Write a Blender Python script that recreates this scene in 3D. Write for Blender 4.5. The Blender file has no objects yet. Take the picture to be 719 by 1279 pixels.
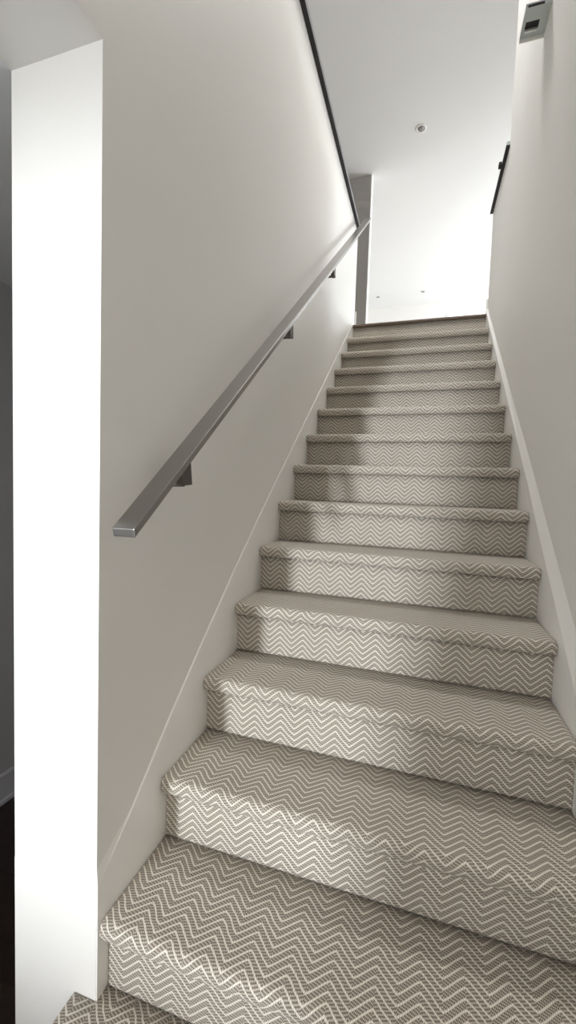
import bpy, bmesh, math
from mathutils import Vector, Matrix

C = bpy.context.scene.collection
sc = bpy.context.scene

# ------------------------------------------------------------------ dimensions (metres)
RUN, RISE, W = 0.2293, 0.185, 1.052      # tread going, step height, clear width between skirts
NOSE = 0.0335                            # nosing overhang
TOP = 13 * RISE                          # upper floor level 2.405
LOW = -3 * RISE                          # lower floor level -0.555
CL = 1.866                               # lower ceiling
CU = 5.05                                # upper ceiling
XL = -0.003                              # plane of the left stair wall
XR = W + 0.015                           # plane of the right stair wall
CAP = 3.215                              # underside of the metal cap on the low walls

# ------------------------------------------------------------------ materials
def new_mat(name):
    m = bpy.data.materials.new(name); m.use_nodes = True
    nt = m.node_tree; b = nt.nodes['Principled BSDF']
    return m, nt, b

def paint(name, col, rough=0.6, bump=0.04, scale=180.0, mott=0.02):
    m, nt, b = new_mat(name)
    N, L = nt.nodes, nt.links
    tc = N.new('ShaderNodeTexCoord')
    n1 = N.new('ShaderNodeTexNoise'); n1.inputs['Scale'].default_value = 2.2; n1.inputs['Detail'].default_value = 4
    mx = N.new('ShaderNodeMix'); mx.data_type = 'RGBA'
    mx.inputs['A'].default_value = (*[c * (1 - mott) for c in col], 1)
    mx.inputs['B'].default_value = (*[min(1, c * (1 + mott)) for c in col], 1)
    n2 = N.new('ShaderNodeTexNoise'); n2.inputs['Scale'].default_value = scale; n2.inputs['Detail'].default_value = 3
    bp = N.new('ShaderNodeBump'); bp.inputs['Strength'].default_value = bump; bp.inputs['Distance'].default_value = 0.002
    L.new(tc.outputs['Object'], n1.inputs['Vector']); L.new(tc.outputs['Object'], n2.inputs['Vector'])
    L.new(n1.outputs['Fac'], mx.inputs['Factor']); L.new(mx.outputs['Result'], b.inputs['Base Color'])
    L.new(n2.outputs['Fac'], bp.inputs['Height']); L.new(bp.outputs['Normal'], b.inputs['Normal'])
    b.inputs['Roughness'].default_value = rough
    return m

def metal(name, col, rough=0.35, metallic=1.0, stretch=(1, 60, 60)):
    m, nt, b = new_mat(name)
    N, L = nt.nodes, nt.links
    tc = N.new('ShaderNodeTexCoord'); mp = N.new('ShaderNodeMapping')
    mp.inputs['Scale'].default_value = stretch
    n = N.new('ShaderNodeTexNoise'); n.inputs['Scale'].default_value = 12; n.inputs['Detail'].default_value = 5
    r = N.new('ShaderNodeMapRange'); r.inputs['To Min'].default_value = rough * .8; r.inputs['To Max'].default_value = rough * 1.25
    L.new(tc.outputs['Object'], mp.inputs['Vector']); L.new(mp.outputs['Vector'], n.inputs['Vector'])
    L.new(n.outputs['Fac'], r.inputs['Value']); L.new(r.outputs['Result'], b.inputs['Roughness'])
    b.inputs['Base Color'].default_value = (*col, 1); b.inputs['Metallic'].default_value = metallic
    return m

def wood(name, c1, c2, rough=0.35, axis_scale=(14, 1.2, 14), plank=None):
    m, nt, b = new_mat(name)
    N, L = nt.nodes, nt.links
    tc = N.new('ShaderNodeTexCoord'); mp = N.new('ShaderNodeMapping'); mp.inputs['Scale'].default_value = axis_scale
    n = N.new('ShaderNodeTexNoise'); n.inputs['Scale'].default_value = 3; n.inputs['Detail'].default_value = 6
    n.inputs['Distortion'].default_value = 1.2
    mx = N.new('ShaderNodeMix'); mx.data_type = 'RGBA'
    mx.inputs['A'].default_value = (*c1, 1); mx.inputs['B'].default_value = (*c2, 1)
    L.new(tc.outputs['Object'], mp.inputs['Vector']); L.new(mp.outputs['Vector'], n.inputs['Vector'])
    L.new(n.outputs['Fac'], mx.inputs['Factor'])
    out = mx.outputs['Result']
    if plank:
        bk = N.new('ShaderNodeTexBrick'); bk.inputs['Scale'].default_value = 1
        bk.inputs['Brick Width'].default_value = 1.2; bk.inputs['Row Height'].default_value = plank
        bk.inputs['Mortar Size'].default_value = 0.002
        bk.inputs['Color1'].default_value = (1, 1, 1, 1); bk.inputs['Color2'].default_value = (.8, .8, .8, 1)
        bk.inputs['Mortar'].default_value = (.3, .3, .3, 1)
        L.new(tc.outputs['Object'], bk.inputs['Vector'])
        m2 = N.new('ShaderNodeMix'); m2.data_type = 'RGBA'; m2.blend_type = 'MULTIPLY'; m2.inputs['Factor'].default_value = 1
        L.new(out, m2.inputs['A']); L.new(bk.outputs['Color'], m2.inputs['B']); out = m2.outputs['Result']
    L.new(out, b.inputs['Base Color'])
    b.inputs['Roughness'].default_value = rough
    return m

def carpet_mat():
    m, nt, b = new_mat('chevron_carpet')
    N, L = nt.nodes, nt.links
    def val(x):
        return x
    def M(op, a, c=None, d=None):
        n = N.new('ShaderNodeMath'); n.operation = op
        for i, v in enumerate((a, c, d)):
            if v is None: continue
            if isinstance(v, (int, float)): n.inputs[i].default_value = v
            else: L.new(v, n.inputs[i])
        return n.outputs[0]
    uv = N.new('ShaderNodeUVMap'); uv.uv_map = 'UVMap'
    # a little waviness of the weave
    nz = N.new('ShaderNodeTexNoise'); nz.inputs['Scale'].default_value = 28; nz.inputs['Detail'].default_value = 3
    L.new(uv.outputs['UV'], nz.inputs['Vector'])
    sx = N.new('ShaderNodeSeparateXYZ'); L.new(uv.outputs['UV'], sx.inputs[0])
    wob = M('MULTIPLY', M('SUBTRACT', nz.outputs['Fac'], 0.5), 0.006)
    u = M('ADD', sx.outputs['X'], wob); v = M('ADD', sx.outputs['Y'], wob)
    P, A, S = 0.0862, 0.038, 0.0195
    tri = M('PINGPONG', u, P / 2)                       # 0..P/2
    sn = M('MULTIPLY', M('SUBTRACT', 1.0, M('COSINE', M('MULTIPLY', u, 2 * math.pi / P))), 0.5)
    zz = M('ADD', M('MULTIPLY', tri, 0.82 * A / (P / 2)), M('MULTIPLY', sn, 0.18 * A))   # softly rounded corners
    ph = M('DIVIDE', M('ADD', v, zz), S)
    f = M('FRACT', ph)
    d = M('ABSOLUTE', M('SUBTRACT', f, 0.5))            # 0 at the centre of the cream rib
    def step(x, lo, hi, inv=False):
        r = N.new('ShaderNodeMapRange'); r.interpolation_type = 'SMOOTHSTEP'
        r.inputs['From Min'].default_value = lo; r.inputs['From Max'].default_value = hi
        r.inputs['To Min'].default_value = 1 if inv else 0; r.inputs['To Max'].default_value = 0 if inv else 1
        L.new(x, r.inputs['Value']); return r.outputs['Result']
    rib = step(d, 0.10, 0.17, True)
    # rows of small loops between the ribs
    du = M('SINE', M('MULTIPLY', u, 2 * math.pi / 0.0052))
    row = M('SINE', M('MULTIPLY', f, 2 * math.pi * 3))
    loops = M('MULTIPLY', M('ADD', M('MULTIPLY', du, row), 0.0), 1.0)
    dots = M('MULTIPLY', step(loops, 0.10, 0.65), 0.66)
    # hooks of the herringbone: short dashes leaning off the rib
    ribn = N.new('ShaderNodeTexNoise'); ribn.inputs['Scale'].default_value = 420; ribn.inputs['Detail'].default_value = 2
    L.new(uv.outputs['UV'], ribn.inputs['Vector'])
    # rib itself is made of stitches
    st = M('ADD', 0.84, M('MULTIPLY', M('SINE', M('MULTIPLY', u, 2 * math.pi / 0.0046)), 0.16))
    fac = M('MAXIMUM', M('MULTIPLY', rib, st), dots)
    fac = M('MULTIPLY', fac, M('ADD', 0.70, M('MULTIPLY', ribn.outputs['Fac'], 0.5)))
    fac.node.use_clamp = True
    blot = N.new('ShaderNodeTexNoise'); blot.inputs['Scale'].default_value = 9; blot.inputs['Detail'].default_value = 3
    L.new(uv.outputs['UV'], blot.inputs['Vector'])
    base = N.new('ShaderNodeMix'); base.data_type = 'RGBA'
    base.inputs['A'].default_value = (0.265, 0.225, 0.182, 1); base.inputs['B'].default_value = (0.305, 0.265, 0.218, 1)
    L.new(blot.outputs['Fac'], base.inputs['Factor'])
    mx = N.new('ShaderNodeMix'); mx.data_type = 'RGBA'
    gap = step(loops, -0.75, -0.15)                      # little dark gaps between the loops
    gd = N.new('ShaderNodeMix'); gd.data_type = 'RGBA'
    gd.inputs['A'].default_value = (0.135, 0.110, 0.088, 1)
    L.new(gap, gd.inputs['Factor']); L.new(base.outputs['Result'], gd.inputs['B'])
    L.new(gd.outputs['Result'], mx.inputs['A'])
    mx.inputs['B'].default_value = (0.88, 0.84, 0.76, 1)
    L.new(fac, mx.inputs['Factor'])
    L.new(mx.outputs['Result'], b.inputs['Base Color'])
    b.inputs['Roughness'].default_value = 0.95
    b.inputs['Sheen Weight'].default_value = 0.15
    b.inputs['Specular IOR Level'].default_value = 0.15
    h = M('ADD', M('MULTIPLY', rib, 0.7), M('MULTIPLY', M('ADD', loops, 1.0), 0.25))
    h = M('ADD', h, M('MULTIPLY', ribn.outputs['Fac'], 0.4))
    bp = N.new('ShaderNodeBump'); bp.inputs['Strength'].default_value = 0.75; bp.inputs['Distance'].default_value = 0.0022
    L.new(h, bp.inputs['Height']); L.new(bp.outputs['Normal'], b.inputs['Normal'])
    return m

WALL = paint('wall_paint', (0.80, 0.79, 0.765), 0.55)
CEIL = paint('ceiling_paint', (0.845, 0.855, 0.87), 0.8)
TRIM = paint('trim_gloss_paint', (0.88, 0.875, 0.855), 0.35, 0.01)
HALLW = paint('grey_wall_paint', (0.40, 0.40, 0.41), 0.6)
HTRIM = paint('grey_trim_paint', (0.50, 0.50, 0.54), 0.45)
CAPM = metal('cap_metal', (0.20, 0.20, 0.205), 0.5, 0.4)
BRACK = metal('bracket_metal', (0.13, 0.12, 0.11), 0.45, 0.7)
FITM = metal('fitting_metal', (0.52, 0.57, 0.56), 0.4, 0.3)
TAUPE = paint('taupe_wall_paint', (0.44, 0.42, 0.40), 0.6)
CARPET = carpet_mat()
STEEL = metal('brushed_steel', (0.34, 0.33, 0.315), 0.30)
DARKM = metal('dark_metal', (0.035, 0.033, 0.036), 0.4, 0.6)
GREYM = metal('grey_metal', (0.30, 0.30, 0.31), 0.5, 0.7)
DKWOOD = wood('dark_wood_floor', (0.012, 0.007, 0.006), (0.03, 0.016, 0.012), 0.3, plank=0.09)
LTWOOD = wood('upper_wood_floor', (0.38, 0.33, 0.27), (0.50, 0.44, 0.37), 0.4, plank=0.1)
NOSEW = wood('landing_nosing_wood', (0.11, 0.078, 0.056), (0.19, 0.14, 0.105), 0.35, (1.2, 14, 14))

# ------------------------------------------------------------------ helpers
def link(name, bm, mat, parent=None, smooth=False, bevel=0):
    bmesh.ops.recalc_face_normals(bm, faces=bm.faces[:])
    me = bpy.data.meshes.new(name); bm.to_mesh(me); bm.free()
    for mm in (mat if isinstance(mat, (list, tuple)) else [mat]): me.materials.append(mm)
    o = bpy.data.objects.new(name, me); C.objects.link(o)
    if parent:
        o.parent = parent
        o.matrix_parent_inverse = Matrix.Translation(-parent.location)
    if smooth:
        for p in me.polygons: p.use_smooth = True
    if bevel:
        md = o.modifiers.new('bevel', 'BEVEL'); md.width = bevel; md.segments = 3; md.limit_method = 'ANGLE'
        md.angle_limit = math.radians(40)
    return o

def box(bm, x0, x1, y0, y1, z0, z1):
    vs = [bm.verts.new((x, y, z)) for x in (x0, x1) for y in (y0, y1) for z in (z0, z1)]
    for q in ((0, 1, 3, 2), (4, 6, 7, 5), (0, 4, 5, 1), (2, 3, 7, 6), (0, 2, 6, 4), (1, 5, 7, 3)):
        bm.faces.new([vs[i] for i in q])

def extrude_yz(bm, pts, x0, x1):
    a = [bm.verts.new((x0, y, z)) for y, z in pts]; b = [bm.verts.new((x1, y, z)) for y, z in pts]
    bm.faces.new(a); bm.faces.new(b[::-1])
    n = len(pts)
    for i in range(n):
        bm.faces.new((a[i], b[i], b[(i + 1) % n], a[(i + 1) % n]))

def wall_with_hole(bm, axis, p0, p1, a0, a1, z0, z1, h):
    """slab between p0,p1 on axis ('x' or 'y'), spanning a0..a1 on the other, hole h=(h0,h1,hz0,hz1)"""
    def bx(a, b, c, d):
        if b - a < 1e-5 or d - c < 1e-5: return
        if axis == 'y': box(bm, a, b, p0, p1, c, d)
        else: box(bm, p0, p1, a, b, c, d)
    h0, h1, hz0, hz1 = h
    bx(a0, h0, z0, z1); bx(h1, a1, z0, z1); bx(h0, h1, z0, hz0); bx(h0, h1, hz1, z1)

def structure(name, bm, mat, bevel=0):
    o = link(name, bm, mat, None, False, bevel); o['kind'] = 'structure'
    return o

def empty(name, loc, label, cat, group=None):
    o = bpy.data.objects.new(name, None); C.objects.link(o); o.location = loc
    o.empty_display_size = 0.1
    o['label'] = label; o['category'] = cat
    if group: o['group'] = group
    return o

def cyl(bm, c, r, z0, z1, n=32, r2=None):
    r2 = r if r2 is None else r2
    a = [bm.verts.new((c[0] + r * math.cos(2 * math.pi * i / n), c[1] + r * math.sin(2 * math.pi * i / n), z0)) for i in range(n)]
    b = [bm.verts.new((c[0] + r2 * math.cos(2 * math.pi * i / n), c[1] + r2 * math.sin(2 * math.pi * i / n), z1)) for i in range(n)]
    bm.faces.new(a[::-1]); bm.faces.new(b)
    for i in range(n): bm.faces.new((a[i], a[(i + 1) % n], b[(i + 1) % n], b[i]))

def lathe(bm, prof, c, n=40):
    rings = []
    for r, z in prof:
        rings.append([bm.verts.new((c[0] + r * math.cos(2 * math.pi * i / n), c[1] + r * math.sin(2 * math.pi * i / n), c[2] + z)) for i in range(n)])
    m = len(prof)
    for j in range(m):
        A, B = rings[j], rings[(j + 1) % m]
        for i in range(n): bm.faces.new((A[i], A[(i + 1) % n], B[(i + 1) % n], B[i]))

# ------------------------------------------------------------------ the walls of the stair
YB = -1.6          # near end of the open shaft above the lower ceiling
YE = 3.07          # where the low walls end on the landing
bm = bmesh.new()
extrude_yz(bm, [(YB, CL), (0, CL), (0, LOW), (YE, LOW), (YE, CAP), (YB, CAP)], XL, -0.12)
extrude_yz(bm, [(YB, CL), (0, CL), (0, LOW), (YE, LOW), (YE, TOP), (YB, TOP)], -0.12, -0.243)
structure('wall_left', bm, WALL)

bm = bmesh.new()
extrude_yz(bm, [(-9.1, LOW), (YE, LOW), (YE, CAP), (2.38, CAP), (2.38, CU), (-9.1, CU)], XR, XR + 0.12)
structure('wall_right', bm, WALL)

# lower storey
bm = bmesh.new(); box(bm, -1.32, XR + .12, -2.3, YE + .1, LOW - .1, LOW); box(bm, -2.32, XR + .12, -9.1, -2.3, LOW - .1, LOW); structure('floor', bm, DKWOOD)
bm = bmesh.new()
box(bm, -1.2, -0.243, YB, YE + .1, CL, TOP - .02)
box(bm, -1.2, XR, -2.3, YB, CL, TOP - .02); box(bm, -2.2, XR, -9.1, -2.3, CL, TOP - .02)
structure('ceiling', bm, CEIL)
bm = bmesh.new(); wall_with_hole(bm, 'x', -1.32, -1.2, -2.3, YE + .1, LOW, TOP - .02, (-1.9, -0.8, 0.3, 1.5)); box(bm, -2.32, -2.2, -9.1, -2.3, LOW, TOP - .02); box(bm, -2.2, -1.2, -2.3, -2.2, CL, TOP - .02)
structure('wall_lower_hall', bm, HALLW)
bm = bmesh.new(); box(bm, -1.2, -0.243, YE, YE + .1, LOW, CL); structure('wall_hall_end', bm, HALLW)
# rear wall with its tall narrow window, daylight behind it
WX0, WX1, WZ0, WZ1 = -1.65, -1.11, 0.10, 1.70
bm = bmesh.new(); wall_with_hole(bm, 'y', -9.1, -9.0, -2.2, XR, LOW, CL, (WX0, WX1, WZ0, WZ1)); structure('wall_rear', bm, WALL)
bm = bmesh.new()
for a in ((WX0 - .05, WX0, WZ0 - .05, WZ1 + .05), (WX1, WX1 + .05, WZ0 - .05, WZ1 + .05),
          (WX0, WX1, WZ0 - .05, WZ0), (WX0, WX1, WZ1, WZ1 + .05)):
    box(bm, a[0], a[1], -9.0, -8.98, a[2], a[3])
structure('window_1', bm, TRIM)
# unseen wall added behind the camera; its opening trims the rear window beam
bm = bmesh.new(); wall_with_hole(bm, 'y', -2.3, -2.2, -2.2, XR, LOW, CL, (-0.62, 0.03, 0.10, 1.56)); structure('wall_beam_mask', bm, WALL)

# baseboard of the hall seen past the jamb
bm = bmesh.new()
box(bm, -1.2, -1.184, -2.2, YE, LOW, LOW + .125)
box(bm, -1.2, -1.180, -2.2, YE, LOW + .125, LOW + .140)
box(bm, -1.2, -1.172, -2.2, YE, LOW, LOW + .020)
structure('baseboard_hall', bm, HTRIM, 0.003)
# thin base board on the face of the wall end
bm = bmesh.new(); box(bm, -0.243, XL, -0.0008, 0, LOW, 0.085); structure('baseboard_jamb', bm, WALL)

# upper storey
bm = bmesh.new()
box(bm, -4, -0.12, YB, 2.995, TOP - .02, TOP)
box(bm, XR + .12, 5, YB, 2.995, TOP - .02, TOP)
box(bm, -4, XL - .1, 2.995, YE, TOP - .02, TOP); box(bm, XR + .1, 5, 2.995, YE, TOP - .02, TOP); box(bm, XL, XR, 3.0, YE, TOP - .02, TOP); box(bm, -4, 5, YE, 9.12, TOP - .02, TOP)
structure('floor.001', bm, LTWOOD)
bm = bmesh.new(); box(bm, -4.1, 5.1, YB - .1, 9.25, CU, CU + .1); structure('ceiling.001', bm, CEIL)
bm = bmesh.new(); wall_with_hole(bm, 'y', YB - .1, YB, -4, XR, TOP - .02, CU, (-.5, .9, 3.25, 4.55)); structure('wall_near', bm, WALL)
bm = bmesh.new(); wall_with_hole(bm, 'x', -4.1, -4, 4.6, 9.22, TOP - .02, CU, (5.6, 8.6, 3.0, 4.7)); wall_with_hole(bm, 'x', -4.1, -4, YB - .1, 4.6, TOP - .02, CU, (0.6, 3.8, 3.0, 4.6)); structure('wall_upper_left', bm, WALL)
bm = bmesh.new(); wall_with_hole(bm, 'x', 5, 5.1, YB - .1, 9.22, TOP - .02, CU, (5.3, 8.8, 2.9, 4.8)); structure('wall_upper_right', bm, WALL)
FX0, FX1, FZ0, FZ1 = 0.95, 3.6, 3.1, 4.80
bm = bmesh.new(); wall_with_hole(bm, 'y', 9.12, 9.22, -4, 5, TOP - .02, CU, (FX0, FX1, FZ0, FZ1)); structure('wall_far', bm, WALL)
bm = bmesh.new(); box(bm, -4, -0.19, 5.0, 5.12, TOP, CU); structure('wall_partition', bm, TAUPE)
bm = bmesh.new(); box(bm, -0.19, -0.178, 4.992, 5.128, TOP, CU); structure('trim_1', bm, TRIM, 0.003)
bm = bmesh.new(); box(bm, XR, XR + .12, YB - .1, 2.38, CU - .001, CU); bm.free()

def window(name, axis, p, a0, a1, z0, z1, n):
    bm = bmesh.new()
    def bx(a, b, c, d, t0=-0.02, t1=0.05):
        if axis == 'y': box(bm, a, b, p + t0, p + t1, c, d)
        else: box(bm, p + t0, p + t1, a, b, c, d)
    f = 0.05
    bx(a0, a1, z0, z0 + f); bx(a0, a1, z1 - f, z1); bx(a0, a0 + f, z0 + f, z1 - f); bx(a1 - f, a1, z0 + f, z1 - f)
    for i in range(1, n):
        m = a0 + (a1 - a0) * i / n; bx(m - .02, m + .02, z0 + f, z1 - f)
    return structure(name, bm, TRIM, 0.003)
window('window_2', 'y', 9.12, FX0, FX1, FZ0, FZ1, 3)
window('window_added', 'x', -4.05, 0.6, 3.8, 3.0, 4.6, 3)  # unseen window added to brighten the near ceiling and right wall
window('window_5', 'x', -1.3, -1.9, -0.8, 0.3, 1.5, 2)
window('window_3', 'x', 5.02, 5.3, 8.8, 2.9, 4.8, 3)
window('window_4', 'x', -4.05, 5.6, 8.6, 3.0, 4.7, 3)

# baseboards wrapping the ends of the low walls on the landing
for nm, (x0, x1, e0, e1) in {'baseboard_left': (XL - .117, XL, XL - .129, XL + .012), 'baseboard_right': (XR, XR + .12, XR - .012, XR + .132)}.items():
    bm = bmesh.new()
    extrude_yz(bm, [(YE, TOP), (YE + .014, TOP), (YE + .014, TOP + .125), (YE + .006, TOP + .145), (YE, TOP + .145)], e0, e1)
    structure(nm, bm, TRIM)

# ------------------------------------------------------------------ staircase
stair = empty('staircase', (W / 2, 0, LOW), 'straight flight of stairs carpeted in taupe and cream chevron, rising between two walls', 'staircase')

def sweep(bm, prof, x0, x1, v0, side_round=0.010, left=1, right=1):
    """closed sheet following prof (y,z) from x0 to x1; rounded ends; uv = (x, arc length)"""
    uvl = bm.loops.layers.uv.get('UVMap') or bm.loops.layers.uv.new('UVMap')
    n = len(prof)
    arc = [v0]
    for i in range(1, n):
        arc.append(arc[-1] + math.dist(prof[i], prof[i - 1]))
    nor = []
    for i in range(n):
        a = prof[max(0, i - 1)]; b = prof[min(n - 1, i + 1)]
        dy, dz = b[0] - a[0], b[1] - a[1]; l = math.hypot(dy, dz) or 1
        nor.append((-dz / l, dy / l))          # outward (towards -y / +z)
    r = side_round
    cols = [(x0, 1.0 * left), (x0 + r * .13, .5 * left), (x0 + r * .5, .13 * left), (x0 + r, 0)]
    k = 8
    cols += [(x0 + r + (x1 - x0 - 2 * r) * i / k, 0) for i in range(1, k)]
    cols += [(x1 - r, 0), (x1 - r * .5, .13 * right), (x1 - r * .13, .5 * right), (x1, 1.0 * right)]
    grid = []
    for x, s in cols:
        grid.append([bm.verts.new((x, prof[i][0] - nor[i][0] * s * r, prof[i][1] - nor[i][1] * s * r)) for i in range(n)])
    for c in range(len(cols) - 1):
        for i in range(n - 1):
            f = bm.faces.new((grid[c][i], grid[c + 1][i], grid[c + 1][i + 1], grid[c][i + 1]))
            us = (cols[c][0], cols[c + 1][0], cols[c + 1][0], cols[c][0]); vs = (arc[i], arc[i], arc[i + 1], arc[i + 1])
            for lp, uu, vv in zip(f.loops, us, vs): lp[uvl].uv = (uu, vv)
            f.smooth = True
    return grid, arc[-1]

def close_ends(bm, grid, back):
    """back: extra (y,z) points closing the section into a solid"""
    cols = []
    for g in (grid[0], grid[-1]):
        cols.append([bm.verts.new((g[0].co.x, y, z)) for y, z in back])
    bm.faces.new(grid[0] + cols[0]); bm.faces.new((grid[-1] + cols[1])[::-1])
    a = [grid[0][-1]] + cols[0] + [grid[0][0]]; b = [grid[-1][-1]] + cols[1] + [grid[-1][0]]
    L0 = [g[-1] for g in grid]; F0 = [g[0] for g in grid]
    for i in range(1, len(a) - 2):
        bm.faces.new((a[i], b[i], b[i + 1], a[i + 1]))
    bm.faces.new(L0 + [b[1], a[1]]); bm.faces.new(F0 + [b[-2], a[-2]])

def tread_profile(k):
    y0, z0 = k * RUN, k * RISE
    pts = [(y0 + NOSE - .002, z0 - .043), (y0 + .018, z0 - .0445), (y0 + .009, z0 - .043), (y0 + .0035, z0 - .037),
           (y0 + .0005, z0 - .028), (y0 - .0005, z0 - .019), (y0 + .0015, z0 - .010), (y0 + .006, z0 - .004), (y0 + .013, z0 - .0008), (y0 + .022, z0)]
    m = 6
    ye = (k + 1) * RUN + NOSE + .004
    pts += [(y0 + .022 + (ye - y0 - .022) * i / m, z0) for i in range(1, m + 1)]
    return pts

def riser_profile(k):
    y = k * RUN + NOSE
    if k == 13: return [(y + .001, (k - 1) * RISE), (y - .012, (k - 1) * RISE + .006), (y - .012, k * RISE - .09), (y - .012, TOP - .022)]
    return [(y + .001, (k - 1) * RISE), (y, (k - 1) * RISE + .006), (y, k * RISE - .09), (y, k * RISE - .043)]

vv = 0.0
for k in range(-2, 14):
    x0 = -0.066 if k <= -1 else 0.0
    # the riser
    if k <= 12:
        bm = bmesh.new()
        vn = vv + 0.143 + 0.011 * (k % 3)
        g, v1 = sweep(bm, tread_profile(k), 0.0 if k == -1 else x0, W, vn, left=0 if k == -1 else 1)
        back = [((k + 1) * RUN + NOSE, k * RISE - .03), (k * RUN + NOSE + .03, k * RISE - .03), (k * RUN + NOSE + .01, k * RISE - .040)]
        close_ends(bm, g, back)
        if k == -1:                                      # the part of this tread that runs on in front of the wall end
            pf = [(min(y, -0.0015), z) for y, z in tread_profile(k)]
            pf = pf[:-1]
            g, v1 = sweep(bm, pf, x0, 0.0, vn, right=0)
            close_ends(bm, g, [(-0.0015, k * RISE - .03)] + back[1:])
        st = link('step', bm, CARPET, stair)
    bm = bmesh.new()
    rx0 = x0 + (0.012 if k <= -1 else 0.0)
    g, v1 = sweep(bm, riser_profile(k), rx0, W, vv, 0.004)
    close_ends(bm, g, [(k * RUN + NOSE + .013, k * RISE - (.022 if k == 13 else .043)), (k * RUN + NOSE + .013, (k - 1) * RISE)])
    rs = link('riser', bm, CARPET, st if k <= 12 else stair)
    if k <= 12:
        rs.matrix_parent_inverse = Matrix.Identity(4)
        rs.parent = st
        rs.matrix_parent_inverse = Matrix.Identity(4)
        rs.location = (0, 0, 0)
    vv += 0.143 + RUN + NOSE + 0.05

# carpeted side return of the two wide bottom steps
bm = bmesh.new(); uvl = bm.loops.layers.uv.new('UVMap')
extrude_yz(bm, [(-2 * RUN + NOSE + .004, LOW), (-0.003, LOW), (-0.003, -RISE - .0305), (-RUN + NOSE + .004, -RISE - .0305), (-RUN + NOSE + .004, -2 * RISE - .0305), (-2 * RUN + NOSE + .004, -2 * RISE - .0305)], -0.054, -0.04)
for f in bm.faces:
    for lp in f.loops: lp[uvl].uv = (lp.vert.co.y, lp.vert.co.z)
link('side_return', bm, CARPET, stair)

# hardwood nosing at the landing
bm = bmesh.new()
extrude_yz(bm, [(13 * RUN + .006, TOP - .022), (13 * RUN + .001, TOP - .016), (13 * RUN, TOP - .010), (13 * RUN + .001, TOP - .004), (13 * RUN + .006, TOP), (3.0, TOP + .0005), (3.0, TOP - .022)], 0.0, W)
link('landing_nosing', bm, NOSEW, stair)
# skirting boards with a sloped top edge
def skirt(name, xi, xo, inner, outer, label=None):
    """xi face plane, xo wall plane; inner/outer = matching (y,z) lists of the two top edges"""
    bm = bmesh.new()
    n = len(inner)
    def low(y): return y * RISE / RUN - 0.42
    A = [bm.verts.new((xi, y, z)) for y, z in inner]
    B = [bm.verts.new((xo, y, z)) for y, z in outer]
    Cc = [bm.verts.new((xi, y, low(y))) for y, z in inner]
    D = [bm.verts.new((xo, y, low(y))) for y, z in outer]
    for i in range(n - 1):
        bm.faces.new((A[i], A[i + 1], B[i + 1], B[i])); bm.faces.new((A[i], Cc[i], Cc[i + 1], A[i + 1]))
        bm.faces.new((B[i], B[i + 1], D[i + 1], D[i])); bm.faces.new((Cc[i], D[i], D[i + 1], Cc[i + 1]))
    bm.faces.new((A[0], B[0], D[0], Cc[0])); bm.faces.new((A[-1], Cc[-1], D[-1], B[-1]))
    return link(name, bm, TRIM, stair)

Li = [(0.0, .085), (.115, .180), (.28, .335), (.46, .490), (.69, .680), (.90, .848), (1.16, 1.045), (1.6, 1.375), (2.1, 1.75), (2.6, 2.125), (3.05, 2.462)]
Lo = [(0.0, .128)] + [(y, z + .006) for y, z in Li[1:]]  # first point raised so white trim imitates a sunlit patch by the wall end
skirt('skirting_board', 0.0, XL, Li, Lo)
Ri = [(-.70, -.50), (0, .05), (.53, .474), (.95, .812), (1.23, 1.045), (2.0, 1.64), (2.6, 2.108), (3.05, 2.462)]
Ro = [(y, z + d) for (y, z), d in zip(Ri, (.09, .09, .085, .07, .055, .035, .022, .012))]
skirt('skirting_board', W, XR, Ri, Ro)

# ------------------------------------------------------------------ handrail on the left wall
SL = 0.785
hr = empty('handrail', (0.07, 1.5, .9 + 1.5 * SL), 'long flat brushed steel handrail on angled brackets along the left wall', 'handrail')
def rail_z(y): return 0.897 + (y + 0.02) * SL    # upper face
Tk = 0.024
bm = bmesh.new()
ya, yb = -0.020, 3.10
ca = 1 / math.hypot(1, SL); ny, nz = -SL * ca, ca       # plane normal
extrude_yz(bm, [(ya, rail_z(ya)), (yb, rail_z(yb)), (yb, rail_z(yb) - Tk), (ya + .004, rail_z(ya) - Tk * .8)], 0.046, 0.100)
link('bar', bm, STEEL, hr, False, 0.0025)
for y in (0.197, 1.020, 1.825):
    def under(t): return rail_z(t) - Tk * 1.15 + .004
    bm = bmesh.new()
    zb = rail_z(y) - .082
    extrude_yz(bm, [(y - .022, under(y - .022)), (y, zb), (y + .042, zb + .003), (y + .030, under(y + .030))], 0.056, 0.078)
    br = link('bracket', bm, BRACK, hr, False, 0.0015)
    bm = bmesh.new()                                     # arm down to the wall
    zw = rail_z(y + .02) - .095
    r = .005
    pts = [(.067, y + .02, zb + .004), (.0, y + .02, zw)]
    a = []
    for (px, py, pz) in pts:
        a.append([bm.verts.new((px, py + r * math.cos(t * math.pi / 6), pz + 1.3 * r * math.sin(t * math.pi / 6))) for t in range(12)])
    for t in range(12): bm.faces.new((a[0][t], a[0][(t + 1) % 12], a[1][(t + 1) % 12], a[1][t]))
    bm.faces.new(a[0]); bm.faces.new(a[1][::-1])
    box(bm, XL, XL + .004, y + .006, y + .034, zw - .012, zw + .012)
    link('arm', bm, BRACK, br)

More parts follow.
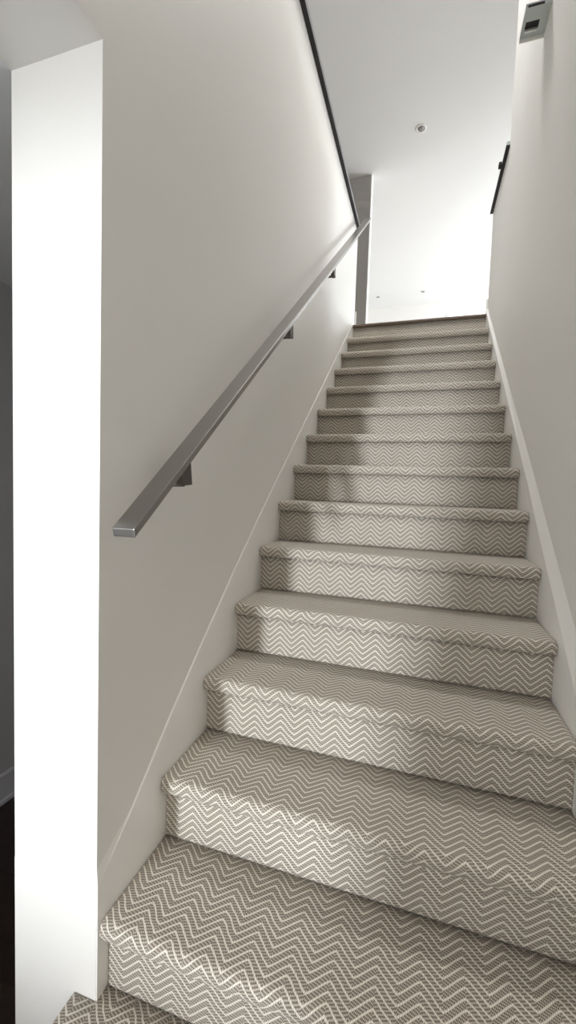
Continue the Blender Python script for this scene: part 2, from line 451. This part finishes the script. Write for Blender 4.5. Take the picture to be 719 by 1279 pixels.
# ------------------------------------------------------------------ metal caps on the two low walls
cl = empty('cap_rail', (-.06, 1, CAP), 'long dark metal cap rail along the top of the left low wall', 'rail')
bm = bmesh.new(); box(bm, -.135, .021, YB + .01, YE + .012, CAP, CAP + .006); link('underside_shade', bm, DARKM, cl)  # dark strip that paints the shade under the cap
bm = bmesh.new(); box(bm, -.135, .019, YB + .01, YE + .010, CAP + .006, CAP + .042); link('rail', bm, CAPM, cl, False, .002)
cr = empty('cap_rail', (XR + .06, 2.7, CAP), 'short dark metal cap rail with a small bracket on the right low wall', 'rail')
bm = bmesh.new(); box(bm, XR - .022, XR + .135, 2.382, YE + .012, CAP + .001, CAP + .007); link('underside_shade', bm, DARKM, cr)  # shade under the right cap, built as a dark strip
bm = bmesh.new(); box(bm, XR - .020, XR + .135, 2.382, YE + .010, CAP + .007, CAP + .030); link('rail', bm, FITM, cr, False, .002)
bm = bmesh.new(); box(bm, XR - .038, XR - .02, 2.56, 2.60, CAP + .009, CAP + .036); link('bracket', bm, DARKM, cr, False, .004)

# ------------------------------------------------------------------ steel fitting high on the right wall
FZ = 3.08
ft = empty('wall_fitting', (XR, 1.48, FZ), 'flat square steel fitting with a dark slot, high on the right wall', 'wall fitting')
bm = bmesh.new()
wall_with_hole(bm, 'y', 0, 1, 0, 1, 0, 1, (.2, .8, .2, .8)); bm.free()
fx0, fx1, fy0, fy1 = .966, XR, 1.412, 1.545
bm = bmesh.new()
h = (.978, 1.034, 1.474, 1.512)                         # slot
for a in ((fx0, h[0], fy0, fy1), (h[1], fx1, fy0, fy1), (h[0], h[1], fy0, h[2]), (h[0], h[1], h[3], fy1)):
    box(bm, a[0], a[1], a[2], a[3], FZ, FZ + .016)
link('plate', bm, FITM, ft)
bm = bmesh.new(); box(bm, h[0], h[1], h[2], h[3], FZ + .008, FZ + .016); link('slot', bm, DARKM, ft)
bm = bmesh.new(); box(bm, h[0] + .004, h[1] - .004, h[3] + .0005, h[3] + .006, FZ - .005, FZ); link('slot_highlight', bm, TRIM, ft)  # white bar standing in for the highlight at the slot
bm = bmesh.new(); box(bm, fx0, fx1, fy1, fy1 + .006, FZ - .014, FZ + .016); link('front_lip', bm, TRIM, ft)
bm = bmesh.new(); box(bm, fx0 + .008, fx1 - .03, fy0 - .003, fy0, FZ - .001, FZ + .007); link('rear_edge', bm, DARKM, ft)

# ------------------------------------------------------------------ recessed ceiling lights (off)
def downlight(c, r, label, group=None):
    t = empty('ceiling_light', (c[0], c[1], CU), label, 'ceiling light', group)
    bm = bmesh.new(); lathe(bm, [(r, 0), (r * .97, -.006), (r * .72, -.008), (r * .66, -.002), (r * .66, 0)], (c[0], c[1], CU))
    link('trim_ring', bm, TRIM, t, True)
    bm = bmesh.new(); lathe(bm, [(r * .65, -.001), (r * .62, -.004), (r * .3, -.013), (r * .001, -.015), (r * .001, -.001)], (c[0], c[1], CU))
    e = link('lamp', bm, GREYM, t, True)
    return t
downlight((.425, 4.43), .060, 'round recessed ceiling light nearest the stairs, largest of the three')
downlight((-.456, 8.54), .055, 'small recessed ceiling light near the far wall, the left one')
downlight((.445, 8.50), .055, 'small recessed ceiling light near the far wall, the right one')

# ------------------------------------------------------------------ light
def area(name, loc, size, rot, power, col, spread=180):
    l = bpy.data.lights.new(name, 'AREA'); l.shape = 'RECTANGLE'; l.size, l.size_y = size
    l.energy = power; l.color = col; l.spread = math.radians(spread)
    o = bpy.data.objects.new(name, l); C.objects.link(o); o.location = loc; o.rotation_euler = rot
    return o
R90 = math.radians(90)
area('daylight_rear_window', ((WX0 + WX1) / 2, -9.06, (WZ0 + WZ1) / 2), (WX1 - WX0, WZ1 - WZ0), (R90, 0, 0), 750, (.90, .95, 1.0))
area('daylight_right_window', (5.08, 7.05, 3.85), (3.4, 1.8), (0, R90, 0), 560, (.91, .96, 1.0))
area('daylight_left_window', (-4.08, 7.1, 3.85), (2.9, 1.6), (0, -R90, 0), 110, (.91, .96, 1.0))
area('daylight_far_window', ((FX0 + FX1) / 2, 9.24, (FZ0 + FZ1) / 2), (FX1 - FX0, FZ1 - FZ0), (-R90, 0, 0), 28, (.93, .97, 1.0))
area('fill_upper_hall', (-4.08, 2.2, 3.8), (3.1, 1.5), (0, -R90, 0), 35, (.92, .96, 1.0))  # added fill for the near upper ceiling, from out of view
area('hall_fill_light', (.3, -1.9, CL - .04), (.5, .3), (0, 0, 0), 15, (1.0, .93, .83))  # unseen fill added to lift the treads and left wall end
area('daylight_hall_window', (-1.34, -1.35, .9), (1.1, 1.2), (0, -R90, 0), 7, (.96, .98, 1.0))
area('stair_fill_light', (.53, 1.9, CU - .03), (.5, .5), (0, 0, 0), 25, (1.0, .98, .95), 130)  # added overhead fill for treads and lower walls, out of view

w = bpy.data.worlds.new('sky'); sc.world = w; w.use_nodes = True
w.node_tree.nodes['Background'].inputs['Color'].default_value = (.9, .95, 1, 1)
w.node_tree.nodes['Background'].inputs['Strength'].default_value = 0.3

# ------------------------------------------------------------------ camera
def cam():
    y, p, r = 0.3062, -0.0582, 0.0332
    cy, sy, cp, sp, cr, sr = math.cos(y), math.sin(y), math.cos(p), math.sin(p), math.cos(r), math.sin(r)
    f = Vector((-sy * cp, cy * cp, sp)); rt = Vector((cy, sy, 0)); up = rt.cross(f)
    X = rt * cr + up * sr; Y = -rt * sr + up * cr
    d = bpy.data.cameras.new('camera'); o = bpy.data.objects.new('camera', d); C.objects.link(o)
    m = Matrix((X, Y, -f)).transposed().to_4x4(); m.translation = Vector((0.6462, -0.7324, 0.9903))
    o.matrix_world = m
    d.sensor_fit = 'VERTICAL'; d.sensor_height = 36; d.sensor_width = 36; d.lens = 36 * 529.48 / 1279
    d.clip_start = 0.02; d.clip_end = 100
    sc.camera = o
cam()
vs = sc.view_settings
sc.display_settings.display_device = 'sRGB'
vs.view_transform = 'Standard'; vs.look = 'None'; vs.gamma = 1; vs.use_curve_mapping = False
vs.exposure = 0.22
cy = sc.cycles
cy.use_denoising = True
cy.max_bounces = 16; cy.diffuse_bounces = 10
cy.sample_clamp_indirect = 8
